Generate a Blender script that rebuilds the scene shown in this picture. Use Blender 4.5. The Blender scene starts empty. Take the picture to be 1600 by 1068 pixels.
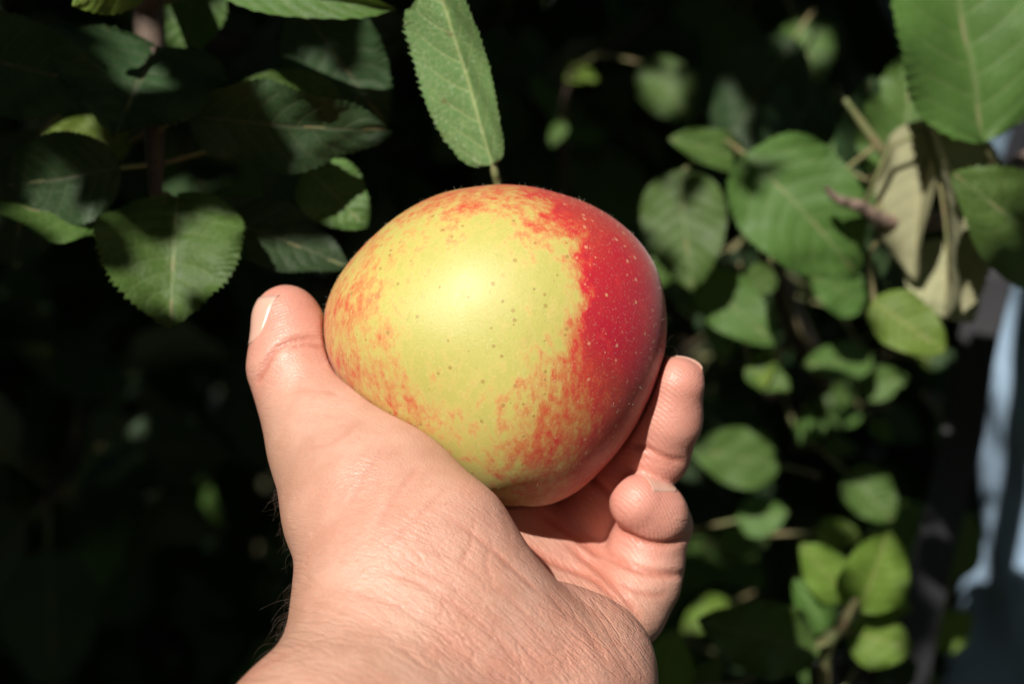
import bpy, math, random
import numpy as np
from mathutils import Vector, Matrix

random.seed(7); rng = np.random.default_rng(7)
SC = bpy.context.scene; COL = SC.collection
# ------------------------------------------------------------------ camera
TILT = math.radians(10); CZ = 1.35; KPX = 50/36*1600
C0 = np.array([0, 0, CZ]); RT = np.array([1., 0, 0])
FW = np.array([0, math.cos(TILT), -math.sin(TILT)]); UP = np.array([0, math.sin(TILT), math.cos(TILT)])
D0 = 0.375; SPX = D0/KPX
cam = bpy.data.cameras.new('camera'); camo = bpy.data.objects.new('camera', cam); COL.objects.link(camo)
cam.lens = 50; cam.sensor_width = 36; cam.clip_start = 0.01; cam.clip_end = 300
camo.location = C0; camo.rotation_euler = (math.pi/2-TILT, 0, 0)
cam.dof.use_dof = True; cam.dof.focus_distance = 0.338; cam.dof.aperture_fstop = 8.0; cam.dof.aperture_blades = 9
SC.camera = camo
# ------------------------------------------------------------------ sky, sun, exposure
SUNC = np.array([-0.31, 0.52, -0.80]); SUNC /= np.linalg.norm(SUNC)      # towards the sun: right, up, forward
SUN = SUNC[0]*RT + SUNC[1]*UP + SUNC[2]*FW
elev = math.asin(SUN[2]); azim = math.atan2(SUN[0], SUN[1])
w = bpy.data.worlds.new('World'); SC.world = w; w.use_nodes = True
sky = w.node_tree.nodes.new('ShaderNodeTexSky'); sky.sky_type = 'NISHITA'; sky.sun_disc = False
sky.sun_elevation = elev; sky.sun_rotation = azim
bg = w.node_tree.nodes['Background']; bg.inputs[1].default_value = 0.056
w.node_tree.links.new(sky.outputs[0], bg.inputs[0])
sl = bpy.data.lights.new('sun', 'SUN'); sl.energy = 5.0; sl.angle = math.radians(0.5); sl.color = (1, .95, .87)
so = bpy.data.objects.new('sun', sl); COL.objects.link(so); so.location = (-2, -3, 5)
so.rotation_euler = Vector(SUN).to_track_quat('Z', 'Y').to_euler()
vs = SC.view_settings; vs.view_transform = 'Standard'; vs.look = 'None'; vs.gamma = 1; vs.use_curve_mapping = False
vs.exposure = 0.36
SC.cycles.use_denoising = True; SC.cycles.max_bounces = 8; SC.cycles.transparent_max_bounces = 4
# ------------------------------------------------------------------ helpers
def camw(p):                       # camera coordinates (right, up, forward) -> world
    p = np.asarray(p, float); return C0 + p[..., 0:1]*RT + p[..., 1:2]*UP + p[..., 2:3]*FW
def pc(px, py, d):                 # pixel and distance -> camera coordinates
    return np.array([(px-800)/KPX*d, (534-py)/KPX*d, d])
def pw(px, py, d): return camw(pc(px, py, d))
def dep(u): return D0 + u*SPX
def mesh_obj(name, V, F, mats, parent=None, loc=None, smooth=True, mi=None):
    V = np.asarray(V, float)
    if loc is None: loc = np.array([(V[:, 0].min()+V[:, 0].max())/2, (V[:, 1].min()+V[:, 1].max())/2, V[:, 2].min()])
    me = bpy.data.meshes.new(name); me.from_pydata((V-loc).tolist(), [], F if isinstance(F, list) else F.tolist())
    for m in (mats if isinstance(mats, (list, tuple)) else [mats]): me.materials.append(m)
    if smooth: me.polygons.foreach_set('use_smooth', [True]*len(me.polygons))
    if mi is not None: me.polygons.foreach_set('material_index', mi)
    me.update()
    o = bpy.data.objects.new(name, me); COL.objects.link(o); o.location = loc
    if parent: setpar(o, parent)
    return o
WORLD = {}
def setpar(o, p):
    o.parent = p; m = Matrix.Identity(4); q = p; L = []
    while q: L.append(q); q = q.parent
    for q in reversed(L): m = m @ q.matrix_parent_inverse @ q.matrix_basis
    o.matrix_parent_inverse = m.inverted()
def empty(name, loc):
    o = bpy.data.objects.new(name, None); o.empty_display_size = .05; COL.objects.link(o); o.location = loc; return o
def tag(o, label=None, cat=None, group=None, kind=None):
    if label: o['label'] = label
    if cat: o['category'] = cat
    if group: o['group'] = group
    if kind: o['kind'] = kind
    return o
def fattr(me, name, val):
    a = me.attributes.new(name, 'FLOAT', 'POINT'); a.data.foreach_set('value', np.asarray(val, np.float32))
def catmull(P, n):
    P = np.asarray(P, float); out = []
    for i in range(len(P)-1):
        a, b, c, d = P[max(i-1, 0)], P[i], P[i+1], P[min(i+2, len(P)-1)]
        for t in np.arange(n)/n:
            out.append(.5*((2*b)+(c-a)*t+(2*a-5*b+4*c-d)*t*t+(3*b-a-3*c+d)*t**3))
    out.append(P[-1]); return np.array(out)
def tube(P, R, n=8, cap=True):
    P = np.asarray(P, float); R = np.broadcast_to(np.asarray(R, float), (len(P),)); V = []; F = []
    T = np.gradient(P, axis=0); T /= np.linalg.norm(T, axis=1)[:, None]+1e-12
    a = np.array([0, 0, 1.]) if abs(T[0][2]) < .9 else np.array([1., 0, 0])
    u = np.cross(T[0], a); u /= np.linalg.norm(u)
    for i in range(len(P)):
        u = u-T[i]*u.dot(T[i]); u /= np.linalg.norm(u)+1e-12; v = np.cross(T[i], u)
        for k in range(n):
            t = 2*math.pi*k/n; V.append(P[i]+R[i]*(math.cos(t)*u+math.sin(t)*v))
    for i in range(len(P)-1):
        for k in range(n):
            F.append([i*n+k, i*n+(k+1) % n, (i+1)*n+(k+1) % n, (i+1)*n+k])
    if cap:
        F.append(list(range(n))[::-1]); F.append([(len(P)-1)*n+k for k in range(n)])
    return V, F
class MB:
    def __init__(s): s.V = []; s.F = []
    def add(s, V, F):
        o = len(s.V); s.V += [np.asarray(v, float) for v in V]; s.F += [[i+o for i in f] for f in F]
    def build(s, name, m, parent=None, **k): return mesh_obj(name, np.array(s.V), s.F, m, parent, **k)
# ------------------------------------------------------------------ materials
class NT:
    def __init__(s, name):
        s.m = bpy.data.materials.new(name); s.m.use_nodes = True; s.t = s.m.node_tree; s.b = s.t.nodes['Principled BSDF']; s.out = s.t.nodes['Material Output']
    def n(s, typ, **kw):
        nd = s.t.nodes.new('ShaderNode'+typ)
        for k, v in kw.items():
            if k.startswith('i_'): nd.inputs[k[2:].replace('_', ' ')].default_value = v
            else: setattr(nd, k, v)
        return nd
    def l(s, a, b): s.t.links.new(a, b)
    def val(s, sock, x):
        if isinstance(x, (int, float)): sock.default_value = x
        elif isinstance(x, tuple): sock.default_value = x if len(x) == len(sock.default_value) else x+(1,)
        else: s.l(x, sock)
    def math(s, op, a, b=0.0, c=0.0, clamp=False):
        nd = s.n('Math', operation=op, use_clamp=clamp)
        for i, x in enumerate((a, b, c)): s.val(nd.inputs[i], x)
        return nd.outputs[0]
    def mix(s, f, a, b, mode='MIX'):
        nd = s.n('Mix', data_type='RGBA', blend_type=mode, clamp_factor=True)
        s.val(nd.inputs[0], f); s.val(nd.inputs[6], a); s.val(nd.inputs[7], b); return nd.outputs[2]
    def step(s, x, a, b, lo=0.0, hi=1.0):
        nd = s.n('MapRange', interpolation_type='SMOOTHSTEP')
        s.val(nd.inputs[0], x)
        for i, v in enumerate((a, b, lo, hi)): s.val(nd.inputs[i+1], v)
        return nd.outputs[0]
    def noise(s, scale, detail=3, rough=.5, vec=None, dist=0):
        nd = s.n('TexNoise'); nd.inputs['Scale'].default_value = scale; nd.inputs['Detail'].default_value = detail
        nd.inputs['Roughness'].default_value = rough; nd.inputs['Distortion'].default_value = dist
        if vec is not None: s.l(vec, nd.inputs['Vector'])
        return nd.outputs[0]
    def obj(s): return s.n('TexCoord').outputs['Object']
    def attr(s, name): return s.n('Attribute', attribute_name=name).outputs['Fac']
    def mapped(s, vec, scale=(1, 1, 1), rot=(0, 0, 0)):
        nd = s.n('Mapping'); nd.inputs['Scale'].default_value = scale; nd.inputs['Rotation'].default_value = rot
        s.l(vec, nd.inputs[0]); return nd.outputs[0]
    def bump(s, h, strength, dist, prev=None):
        nd = s.n('Bump'); nd.inputs['Strength'].default_value = strength; nd.inputs['Distance'].default_value = dist
        s.l(h, nd.inputs['Height'])
        if prev is not None: s.l(prev, nd.inputs['Normal'])
        return nd.outputs[0]
def leaf_mat(name, top, back, rib, trans=.28, rough=.42, vein=1.0, fuzz=0.0, spec=.3):
    t = NT(name); uv = t.n('UVMap', uv_map='leaf').outputs[0]
    sp = t.n('SeparateXYZ'); t.l(uv, sp.inputs[0]); u = sp.outputs[0]; v = t.math('SUBTRACT', t.math('MULTIPLY', sp.outputs[1], 2.0), 1.0)
    av = t.math('ABSOLUTE', v)
    mid = t.step(av, .02, .055, 1, 0)
    c = t.math('MULTIPLY', t.math('SUBTRACT', u, t.math('MULTIPLY', t.math('POWER', av, 1.25), .21)), 8.5)
    sgn = t.math('MULTIPLY', t.math('GREATER_THAN', v, 0.0), .37)
    fr = t.math('FRACT', t.math('ADD', c, sgn))
    dv = t.math('ABSOLUTE', t.math('SUBTRACT', fr, .5))
    side = t.math('MULTIPLY', t.step(dv, .02, .075, 1, 0), t.step(av, .55, .97, 1, 0))
    vn = t.math('MAXIMUM', mid, t.math('MULTIPLY', side, .62))
    ob = t.obj(); n1 = t.noise(55, 4, .6, ob); n2 = t.noise(700, 3, .6, ob)
    orand = t.n('ObjectInfo').outputs['Random']
    hv = t.n('HueSaturation'); t.val(hv.inputs['Color'], top)
    t.val(hv.inputs['Hue'], t.math('ADD', .49, t.math('MULTIPLY', orand, .02)))
    t.val(hv.inputs['Value'], t.math('ADD', t.math('MULTIPLY', n1, .7), t.math('ADD', .45, t.math('MULTIPLY', orand, .4))))
    vor = t.n('TexVoronoi', feature='DISTANCE_TO_EDGE'); vor.inputs['Scale'].default_value = 420; t.l(ob, vor.inputs['Vector'])
    cell = t.step(vor.outputs[0], 0.0, .12, 1, 0)
    base = t.mix(t.math('MULTIPLY', cell, .22), hv.outputs[0], rib)
    base = t.mix(t.math('MULTIPLY', vn, .75*vein), base, rib)
    if fuzz > 0:
        fz = t.math('MULTIPLY', t.step(t.noise(1500, 2, .7, t.mapped(ob, (1, 1, .35), (0, .5, .4))), .58, .7), fuzz)
        base = t.mix(fz, base, (.55, .6, .45))
    bk = t.mix(t.math('MULTIPLY', vn, .6), back, rib)
    spt = t.step(t.noise(130, 2, .5, ob), .70, .76)
    base = t.mix(t.math('MULTIPLY', spt, .5), base, (.10, .06, .02))
    col = t.mix(t.n('NewGeometry').outputs['Backfacing'], base, bk)
    t.l(col, t.b.inputs['Base Color'])
    t.val(t.b.inputs['Roughness'], t.math('ADD', rough, t.math('MULTIPLY', n1, .2)))
    t.b.inputs['Specular IOR Level'].default_value = spec
    h = t.math('ADD', t.math('MULTIPLY', vn, -.8), t.math('ADD', t.math('MULTIPLY', t.step(dv, 0., .5), .5), t.math('ADD', t.math('MULTIPLY', n2, .25), t.math('MULTIPLY', cell, -.25))))
    t.l(t.bump(h, .35, .0008), t.b.inputs['Normal'])
    tr = t.n('BsdfTranslucent'); t.l(t.mix(.5, col, (.20, .30, .03), 'MIX'), tr.inputs[0])
    mx = t.n('MixShader'); mx.inputs[0].default_value = trans
    t.l(t.b.outputs[0], mx.inputs[1]); t.l(tr.outputs[0], mx.inputs[2]); t.l(mx.outputs[0], t.out.inputs[0])
    return t.m
M = {}
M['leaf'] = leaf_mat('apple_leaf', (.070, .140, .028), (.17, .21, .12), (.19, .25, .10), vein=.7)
M['leaf_shaded'] = leaf_mat('apple_leaf_shaded', (.026, .055, .020), (.08, .105, .06), (.085, .10, .055), trans=.12, spec=.2)  # leaf green with shade put into its colour, for unlit foliage
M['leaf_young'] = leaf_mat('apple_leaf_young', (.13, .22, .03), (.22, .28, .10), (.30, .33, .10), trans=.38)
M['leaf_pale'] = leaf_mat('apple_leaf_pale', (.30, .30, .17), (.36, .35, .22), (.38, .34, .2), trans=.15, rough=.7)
M['leaf_hero'] = leaf_mat('apple_leaf_fuzzy', (.13, .24, .08), (.16, .2, .12), (.34, .40, .17), trans=.15, fuzz=.55)
def plain(name, col, rough=.7, var=.5, scale=60, bump=.3, bdist=.002, spec=.3, col2=None):
    t = NT(name); ob = t.obj(); n = t.noise(scale, 5, .6, ob)
    c2 = col2 or tuple(x*(1-var) for x in col)
    t.l(t.mix(t.step(n, .3, .7), c2, col), t.b.inputs['Base Color'])
    t.b.inputs['Roughness'].default_value = rough; t.b.inputs['Specular IOR Level'].default_value = spec
    t.l(t.bump(t.noise(scale*4, 4, .6, ob), bump, bdist), t.b.inputs['Normal']); return t.m
M['twig'] = plain('twig_bark', (.12, .085, .065), .75, .5, 140, .5, .001)
M['twig_pink'] = plain('young_twig_bark', (.34, .24, .19), .8, .75, 240, .8, .0015)
M['bark'] = plain('trunk_bark', (.13, .10, .075), .9, .6, 30, .9, .01)
M['petiole'] = plain('petiole_green', (.17, .20, .08), .6, .4, 90, .2, .0005, col2=(.20, .15, .08))
M['soil'] = plain('orchard_soil', (.10, .065, .04), .95, .6, 9, .8, .03, col2=(.035, .045, .015))
M['stem'] = plain('apple_stem', (.20, .15, .06), .7, .5, 200, .3, .0005)
# apple skin
t = NT('apple_skin'); ob = t.obj(); bl = t.attr('blush'); ru = t.attr('mottle')
n_str = t.noise(60, 5, .65, t.mapped(ob, (1.6, 1.6, .55), (0, -.15, 0)), .3)
n_f = t.noise(420, 4, .7, t.mapped(ob, (1, 1, .6)))
n_b = t.noise(28, 3, .5, ob)
sig = t.math('ADD', bl, t.math('MULTIPLY', t.math('SUBTRACT', n_str, .5), t.math('MULTIPLY', ru, 2.0)))
sig = t.math('ADD', sig, t.math('MULTIPLY', t.math('SUBTRACT', n_f, .5), t.math('ADD', .55, t.math('MULTIPLY', ru, 1.7))))
rp = t.n('ValToRGB'); t.l(sig, rp.inputs[0]); cr = rp.color_ramp
cr.elements[0].position = .0; cr.elements[0].color = (.45, .415, .105, 1)
cr.elements[1].position = 1.0; cr.elements[1].color = (.46, .006, .026, 1)
for p, c in ((.18, (.51, .43, .12)), (.36, (.55, .31, .10)), (.58, (.54, .13, .05)), (.78, (.56, .020, .030))):
    e = cr.elements.new(p); e.color = c+(1,)
col = t.mix(t.math('MULTIPLY', t.step(n_b, .35, .75), .22), rp.outputs[0], t.mix(.5, rp.outputs[0], (.42, .50, .06)))
vo = t.n('TexVoronoi'); vo.inputs['Scale'].default_value = 400; vo.inputs['Randomness'].default_value = 1; t.l(ob, vo.inputs['Vector'])
sel = t.n('SeparateColor'); t.l(vo.outputs['Color'], sel.inputs[0])
size = t.math('MULTIPLY', t.step(sel.outputs[0], .2, 1.0), .23)
dot = t.math('MULTIPLY', t.math('LESS_THAN', vo.outputs['Distance'], size), 1.0)
dsoft = t.step(t.math('SUBTRACT', vo.outputs['Distance'], size), -.03, .025, 1, 0)
dcol = t.mix(t.step(sig, .35, .7), (.30, .17, .035), (.72, .36, .20))
col = t.mix(t.math('MULTIPLY', dsoft, t.math('MULTIPLY', t.step(sel.outputs[0], .2, .5), .6)), col, dcol)
wh = t.step(t.noise(1500, 3, .7, ob), .56, .72)
col = t.mix(t.math('MULTIPLY', wh, .26), col, (.74, .62, .36))
dk = t.step(t.noise(900, 3, .7, t.mapped(ob, (1, 1, .6))), .55, .75)
col = t.mix(t.math('MULTIPLY', dk, .30), col, t.mix(1.0, col, (.72, .55, .45), 'MULTIPLY'))
rus = t.math('MULTIPLY', t.step(t.noise(75, 5, .7, t.mapped(ob, (1, 1, .7))), .60, .72), .30)
col = t.mix(rus, col, (.46, .27, .085))
t.l(col, t.b.inputs['Base Color'])
t.val(t.b.inputs['Roughness'], t.math('ADD', .40, t.math('MULTIPLY', n_f, .22)))
t.b.inputs['Specular IOR Level'].default_value = .5
t.b.inputs['Subsurface Weight'].default_value = .12; t.b.inputs['Subsurface Radius'].default_value = (1, .5, .2); t.b.inputs['Subsurface Scale'].default_value = .002
t.b.inputs['Coat Weight'].default_value = .12; t.b.inputs['Coat Roughness'].default_value = .42; t.b.inputs['Sheen Weight'].default_value = .12; t.b.inputs['Sheen Roughness'].default_value = .4
bh = t.math('ADD', t.math('MULTIPLY', n_f, .6), t.math('ADD', t.noise(1600, 3, .6, ob), t.math('MULTIPLY', dsoft, .5)))
t.l(t.bump(bh, .16, .0004), t.b.inputs['Normal']); M['apple'] = t.m
# skin
t = NT('hand_skin'); ob = t.obj(); tn = t.attr('tan'); rd = t.attr('red'); wr = t.attr('wrinkle'); cs = t.attr('crease')
n1 = t.step(t.noise(60, 5, .65, ob), .3, .7); n2 = t.noise(260, 4, .65, ob)
base = t.mix(n1, (.48, .25, .178), (.585, .345, .262))
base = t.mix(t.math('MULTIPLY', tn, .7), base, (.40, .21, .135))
base = t.mix(t.math('MULTIPLY', rd, .85), base, (.62, .25, .195))
base = t.mix(t.math('MULTIPLY', t.step(n2, .55, .8), .22), base, (.70, .45, .33))
base = t.mix(t.math('MULTIPLY', t.step(t.noise(24, 4, .6, ob), .48, .68), .45), base, (.58, .23, .165))
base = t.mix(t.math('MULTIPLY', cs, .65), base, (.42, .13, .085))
frk = t.step(t.noise(420, 1, .5, ob), .74, .8); base = t.mix(t.math('MULTIPLY', frk, .25), base, (.36, .15, .08))
t.l(base, t.b.inputs['Base Color'])
t.val(t.b.inputs['Roughness'], t.math('ADD', .33, t.math('MULTIPLY', n2, .25))); t.b.inputs['Specular IOR Level'].default_value = .5
t.b.inputs['Subsurface Weight'].default_value = .22; t.b.inputs['Subsurface Radius'].default_value = (1.0, .35, .18); t.b.inputs['Subsurface Scale'].default_value = .0028
cx = t.n('CombineXYZ'); t.l(t.attr('across'), cx.inputs[0]); t.l(t.attr('along'), cx.inputs[1])
wn1 = t.noise(1.0, 2, .5, t.mapped(cx.outputs[0], (.050, .012, 1)), .25); wn2 = t.noise(1.0, 3, .6, t.mapped(cx.outputs[0], (.15, .045, 1)), .3)
wl = t.math('ADD', t.step(t.math('ABSOLUTE', t.math('SUBTRACT', wn1, .5)), 0.0, .09), t.math('ADD', t.math('MULTIPLY', t.step(t.math('ABSOLUTE', t.math('SUBTRACT', wn2, .5)), 0.0, .12), .55), wn2))
wl2 = t.noise(1.0, 3, .6, t.mapped(ob, (330, 300, 900), (0, math.radians(-35), 0)), .4)
vv = t.n('TexVoronoi', feature='DISTANCE_TO_EDGE'); vv.inputs['Scale'].default_value = 1050; t.l(t.mapped(ob, (1, 1, 1.5), (0, .5, 0)), vv.inputs['Vector'])
wv = t.n('TexWave', wave_type='RINGS', rings_direction='SPHERICAL'); wv.inputs['Scale'].default_value = 330; wv.inputs['Distortion'].default_value = 3; wv.inputs['Detail'].default_value = 1; wv.inputs['Detail Scale'].default_value = .5; t.l(ob, wv.inputs[0])
b1 = t.bump(t.math('MULTIPLY', wl, t.math('MULTIPLY', wr, t.step(t.noise(45, 2, .5, ob), .3, .7, .3, 1.0))), .55, .0004)
b2 = t.bump(t.math('ADD', wl2, t.math('MULTIPLY', t.step(vv.outputs[0], 0, .25), .5)), .24, .0005, b1)
b3 = t.bump(t.math('MULTIPLY', wv.outputs['Fac'], rd), .30, .00022, b2)
t.l(b3, t.b.inputs['Normal']); M['skin'] = t.m
t = NT('nail'); ob = t.obj()
t.l(t.mix(t.noise(150, 3, .5, ob), (.60, .33, .25), (.68, .42, .33)), t.b.inputs['Base Color']); t.b.inputs['Roughness'].default_value = .3
t.b.inputs['Subsurface Weight'].default_value = .2; t.b.inputs['Subsurface Radius'].default_value = (1, .4, .25); t.b.inputs['Subsurface Scale'].default_value = .002
M['nail'] = t.m
M['nail_tip'] = plain('nail_free_edge', (.52, .31, .245), .5, .2, 300, .1, .0003)
M['hair'] = plain('body_hair', (.035, .02, .012), .45, .4, 300, .1, .0002)
M['fuzz'] = plain('pale_fuzz', (.75, .68, .52), .6, .2, 300, .1, .0002)
t = NT('blue_shirt_cloth'); ob = t.obj()
wa = t.n('TexWave'); wa.inputs['Scale'].default_value = 260; t.l(ob, wa.inputs[0]); wb = t.n('TexWave', bands_direction='Z'); wb.inputs['Scale'].default_value = 260; t.l(ob, wb.inputs[0])
t.l(t.mix(t.noise(14, 5, .6, ob), (.20, .30, .42), (.34, .46, .60)), t.b.inputs['Base Color']); t.b.inputs['Roughness'].default_value = .85
bb = t.bump(t.noise(16, 4, .6, t.mapped(ob, (1, 1, .5))), .8, .02)
t.l(t.bump(t.math('ADD', wa.outputs['Fac'], wb.outputs['Fac']), .3, .0006, bb), t.b.inputs['Normal']); M['shirt'] = t.m
t = NT('black_webbing'); ob = t.obj(); wa = t.n('TexWave', bands_direction='Z'); wa.inputs['Scale'].default_value = 180; t.l(ob, wa.inputs[0])
t.l(t.mix(wa.outputs['Fac'], (.009, .009, .011), (.022, .022, .027)), t.b.inputs['Base Color']); t.b.inputs['Roughness'].default_value = .6
t.l(t.bump(wa.outputs['Fac'], .4, .0008), t.b.inputs['Normal']); M['strap'] = t.m
M['plastic'] = plain('black_buckle_plastic', (.012, .012, .014), .4, .3, 90, .1, .0004)
M['trousers'] = plain('dark_trouser_cloth', (.05, .05, .06), .9, .3, 40, .4, .002)
M['person_skin'] = plain('person_skin', (.50, .28, .19), .55, .15, 50, .15, .0008)
M['head_hair'] = plain('head_hair', (.05, .03, .02), .5, .5, 160, .6, .003)
# ------------------------------------------------------------------ implicit surfaces
def cap(p, a, b, ra, rb):
    ba = b-a; t = np.clip(((p-a)@ba)/(ba@ba), 0, 1)
    q = p-a-t[:, None]*ba; return np.sqrt(np.einsum('ij,ij->i', q, q))-(ra+(rb-ra)*t)
def ell(p, c, r):
    q = (p-c)/r; k0 = np.linalg.norm(q, axis=1); k1 = np.linalg.norm(q/r, axis=1)+1e-9
    return k0*(k0-1)/k1
def smin(a, b, k):
    h = np.clip(k-np.abs(a-b), 0, None)/k; return np.minimum(a, b)-h*h*k*.25
def smax(a, b, k): return -smin(-a, -b, k)
def mesh_sdf(f, lo, hi, h, B=16, slack=1.35):
    lo = np.asarray(lo, float); nb = np.ceil((np.asarray(hi)-lo)/(h*B)).astype(int); N = nb*B
    bi = np.stack(np.meshgrid(*[np.arange(n) for n in nb], indexing='ij'), -1).reshape(-1, 3)
    fc = f(lo+(bi+.5)*B*h); act = bi[np.abs(fc) < B*h*.87*slack]
    g = np.stack(np.meshgrid(*[np.arange(B+1)]*3, indexing='ij'), -1).reshape(-1, 3)
    ids = []; verts = []; quads = []; st = np.array([(N[1]+2)*(N[2]+2), N[2]+2, 1])
    co = np.array([[i, j, k] for i in (0, 1) for j in (0, 1) for k in (0, 1)])
    ed = [(a, b) for a in range(8) for b in range(a+1, 8) if np.abs(co[a]-co[b]).sum() == 1]
    for s in range(0, len(act), 40):
        A = act[s:s+40]; G = (A[:, None, :]*B+g[None]).reshape(-1, 3)
        v = f(lo+G*h).reshape(len(A), B+1, B+1, B+1)
        cv = np.stack([v[:, c[0]:c[0]+B, c[1]:c[1]+B, c[2]:c[2]+B] for c in co], -1)
        sg = cv < 0; ns = sg.sum(-1); m = (ns > 0) & (ns < 8)
        bidx, i, j, k = np.nonzero(m); cell = A[bidx]*B+np.stack([i, j, k], 1); cvm = cv[m]; sgm = sg[m]
        acc = np.zeros((len(cell), 3)); cnt = np.zeros(len(cell))
        for a, b in ed:
            x = sgm[:, a] != sgm[:, b]; tt = cvm[:, a]/(cvm[:, a]-cvm[:, b]+1e-20)
            pt = co[a]+tt[:, None]*(co[b]-co[a]); acc[x] += pt[x]; cnt[x] += 1
        verts.append(lo+(cell+acc/cnt[:, None])*h); ids.append((cell+1)@st)
        for ax, cb in ((0, 4), (1, 2), (2, 1)):
            x = sgm[:, 0] != sgm[:, cb]; b_, c_ = [(1, 2), (2, 0), (0, 1)][ax]
            e = ((cell+1)@st)[x]; q = np.stack([e, e-st[b_], e-st[b_]-st[c_], e-st[c_]], 1)
            fl = sgm[x, 0]; q[fl] = q[fl][:, ::-1]; quads.append(q)
    ids = np.concatenate(ids); V = np.concatenate(verts); o = np.argsort(ids); ids = ids[o]; V = V[o]
    Q = np.concatenate(quads); ix = np.clip(np.searchsorted(ids, Q), 0, len(ids)-1); ok = (ids[ix] == Q).all(1)
    return V, ix[ok]
def grad(f, V, e=4e-4):
    G = np.stack([f(V+np.eye(3)[i]*e)-f(V-np.eye(3)[i]*e) for i in range(3)], 1)/(2*e); return G
# ------------------------------------------------------------------ setting: ground
mb = MB(); ng = 60; xs = np.sign(np.linspace(-1, 1, ng))*np.abs(np.linspace(-1, 1, ng))**2.2*120
X, Y = np.meshgrid(xs, xs, indexing='ij'); Z = .03*np.sin(X*1.3)*np.cos(Y*1.1)-.03
V = np.stack([X, Y+2, Z], -1).reshape(-1, 3)
F = [[i*ng+j, (i+1)*ng+j, (i+1)*ng+j+1, i*ng+j+1] for i in range(ng-1) for j in range(ng-1)]
tag(mesh_obj('ground', V, F, M['soil'], loc=np.zeros(3)), 'dark orchard soil under the apple trees', kind='structure')
# ------------------------------------------------------------------ leaves
def leaf_mesh(L, W, rows=44, cols=11, fold=.25, cup=.0, bend=.4, wave=.05, teeth=26, serr=.05, seed=0, relief=.006, twist=0, bite=None, wa=.55, wb=.86):
    r = random.Random(seed); V = []; UV = []; F = []
    um = wa/(wa+wb); nrm = um**wa*(1-um)**wb; ph = r.uniform(0, 6); ph2 = r.uniform(0, 6)
    y = 0; z = 0; us = np.linspace(0.0, 1, rows+1); ang = 0; spine = []
    for i, u in enumerate(us):
        if i: dl = (us[i]-us[i-1])*L; ang = bend*(u**1.3)*1.0; y += dl*math.cos(ang); z += -dl*math.sin(ang)
        spine.append((y, z, ang))
    for i, u in enumerate(us):
        hw = W/2*(max(u, 1e-5)**wa*max(1-u, 0)**wb)/nrm if i not in (0, rows) else W*.006
        sy, sz, sa = spine[i]; tw = twist*u
        for j in range(cols):
            v = -1+2*j/(cols-1); vv = math.copysign(abs(v)**.9, v); x = vv*hw; edge = abs(v) > .999
            oy = 0
            if edge and serr and 0 < i < rows:
                fr = (u*teeth+r.uniform(-.12, .12)) % 1; k = (fr-.35)*serr*W*min(1, hw/(W*.2)); x += math.copysign(k, v); oy = k*.6
            if bite and edge is not None:
                for (bu, bv, br) in bite:
                    if v*bv > 0:
                        q = math.exp(-((u-bu)/br)**2); x *= (1-q*.5*abs(v))
            zz = fold*abs(x)+cup*x*x/W+wave*W*math.sin(6.28*u*2.2+ph+(1.2 if v > 0 else 0))*v*v
            vein = abs((((u-.21*abs(v)**1.25)*8.5+(.37 if v > 0 else 0)) % 1)-.5)
            zz += relief*W*(min(vein*4, 1)-.5)*(1-abs(v))*min(1, abs(v)*5)+.012*W*math.sin(u*19+v*7+ph2)
            xx = x*math.cos(tw)-zz*math.sin(tw); zz = x*math.sin(tw)+zz*math.cos(tw)
            V.append((xx, sy+oy+zz*math.sin(sa), sz+zz*math.cos(sa))); UV.append((u, (v+1)/2))
    for i in range(rows):
        for j in range(cols-1):
            a = i*cols+j; F.append([a, a+1, a+cols+1, a+cols])
    return V, F, UV, spine
def add_uv(me, UV):
    l = me.uv_layers.new(name='leaf'); li = np.zeros(len(me.loops), np.int32); me.loops.foreach_get('vertex_index', li)
    l.data.foreach_set('uv', np.asarray(UV, np.float32)[li].ravel())
def leaf_data(name, L, W, mat, pet=None, pr=.00095, **k):
    V, F, UV, spn = leaf_mesh(L, W, **k); nf = len(F); V = list(V); UV = list(UV)
    # raised midrib on the under side, and the petiole as one tapering tube
    P = [(0, y, z-.0011*(1-i/len(spn))-.0002) for i, (y, z, a) in enumerate(spn)][:-2:3]; R = [.0008*(1-.8*i/len(P))+.00015 for i in range(len(P))]
    if pet is not None:
        P = [tuple(q) for q in pet]+P[1:]; R = [pr]*len(pet)+R[1:]
    tv, tf = tube(P, R, 6); o = len(V); V += [tuple(q) for q in tv]; UV += [(.5, .5)]*len(tv); F = F+[[i+o for i in f] for f in tf]
    me = bpy.data.meshes.new(name); me.from_pydata(V, [], F); me.materials.append(mat); me.materials.append(M['petiole'])
    mi = [0]*nf+[1]*len(tf); me.polygons.foreach_set('material_index', mi); me.polygons.foreach_set('use_smooth', [True]*len(F)); add_uv(me, UV); me.update(); return me
def frame_mat(B, T, roll, ref):
    a = T-B; a /= np.linalg.norm(a); n = ref-a*ref.dot(a); n /= np.linalg.norm(n); x = np.cross(a, n)
    c, s = math.cos(roll), math.sin(roll); x2 = c*x+s*n; n2 = -s*x+c*n
    return Matrix(((x2[0], a[0], n2[0], B[0]), (x2[1], a[1], n2[1], B[1]), (x2[2], a[2], n2[2], B[2]), (0, 0, 0, 1)))
LIT = []       # points kept sunlit by gaps in the added canopy: (camera coords, radius)
tree = tag(empty('apple_tree', (-.15, 1.75, 0)), 'leafy apple tree behind the held apple, its branches showing green toothed leaves, many darkened as if in shade', 'apple tree')
P = catmull([(-.15, 1.75, -.05), (-.13, 1.72, .5), (-.17, 1.78, 1.0), (-.12, 1.75, 1.7), (-.1, 1.8, 2.5), (0, 1.8, 3.1)], 8)
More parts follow.
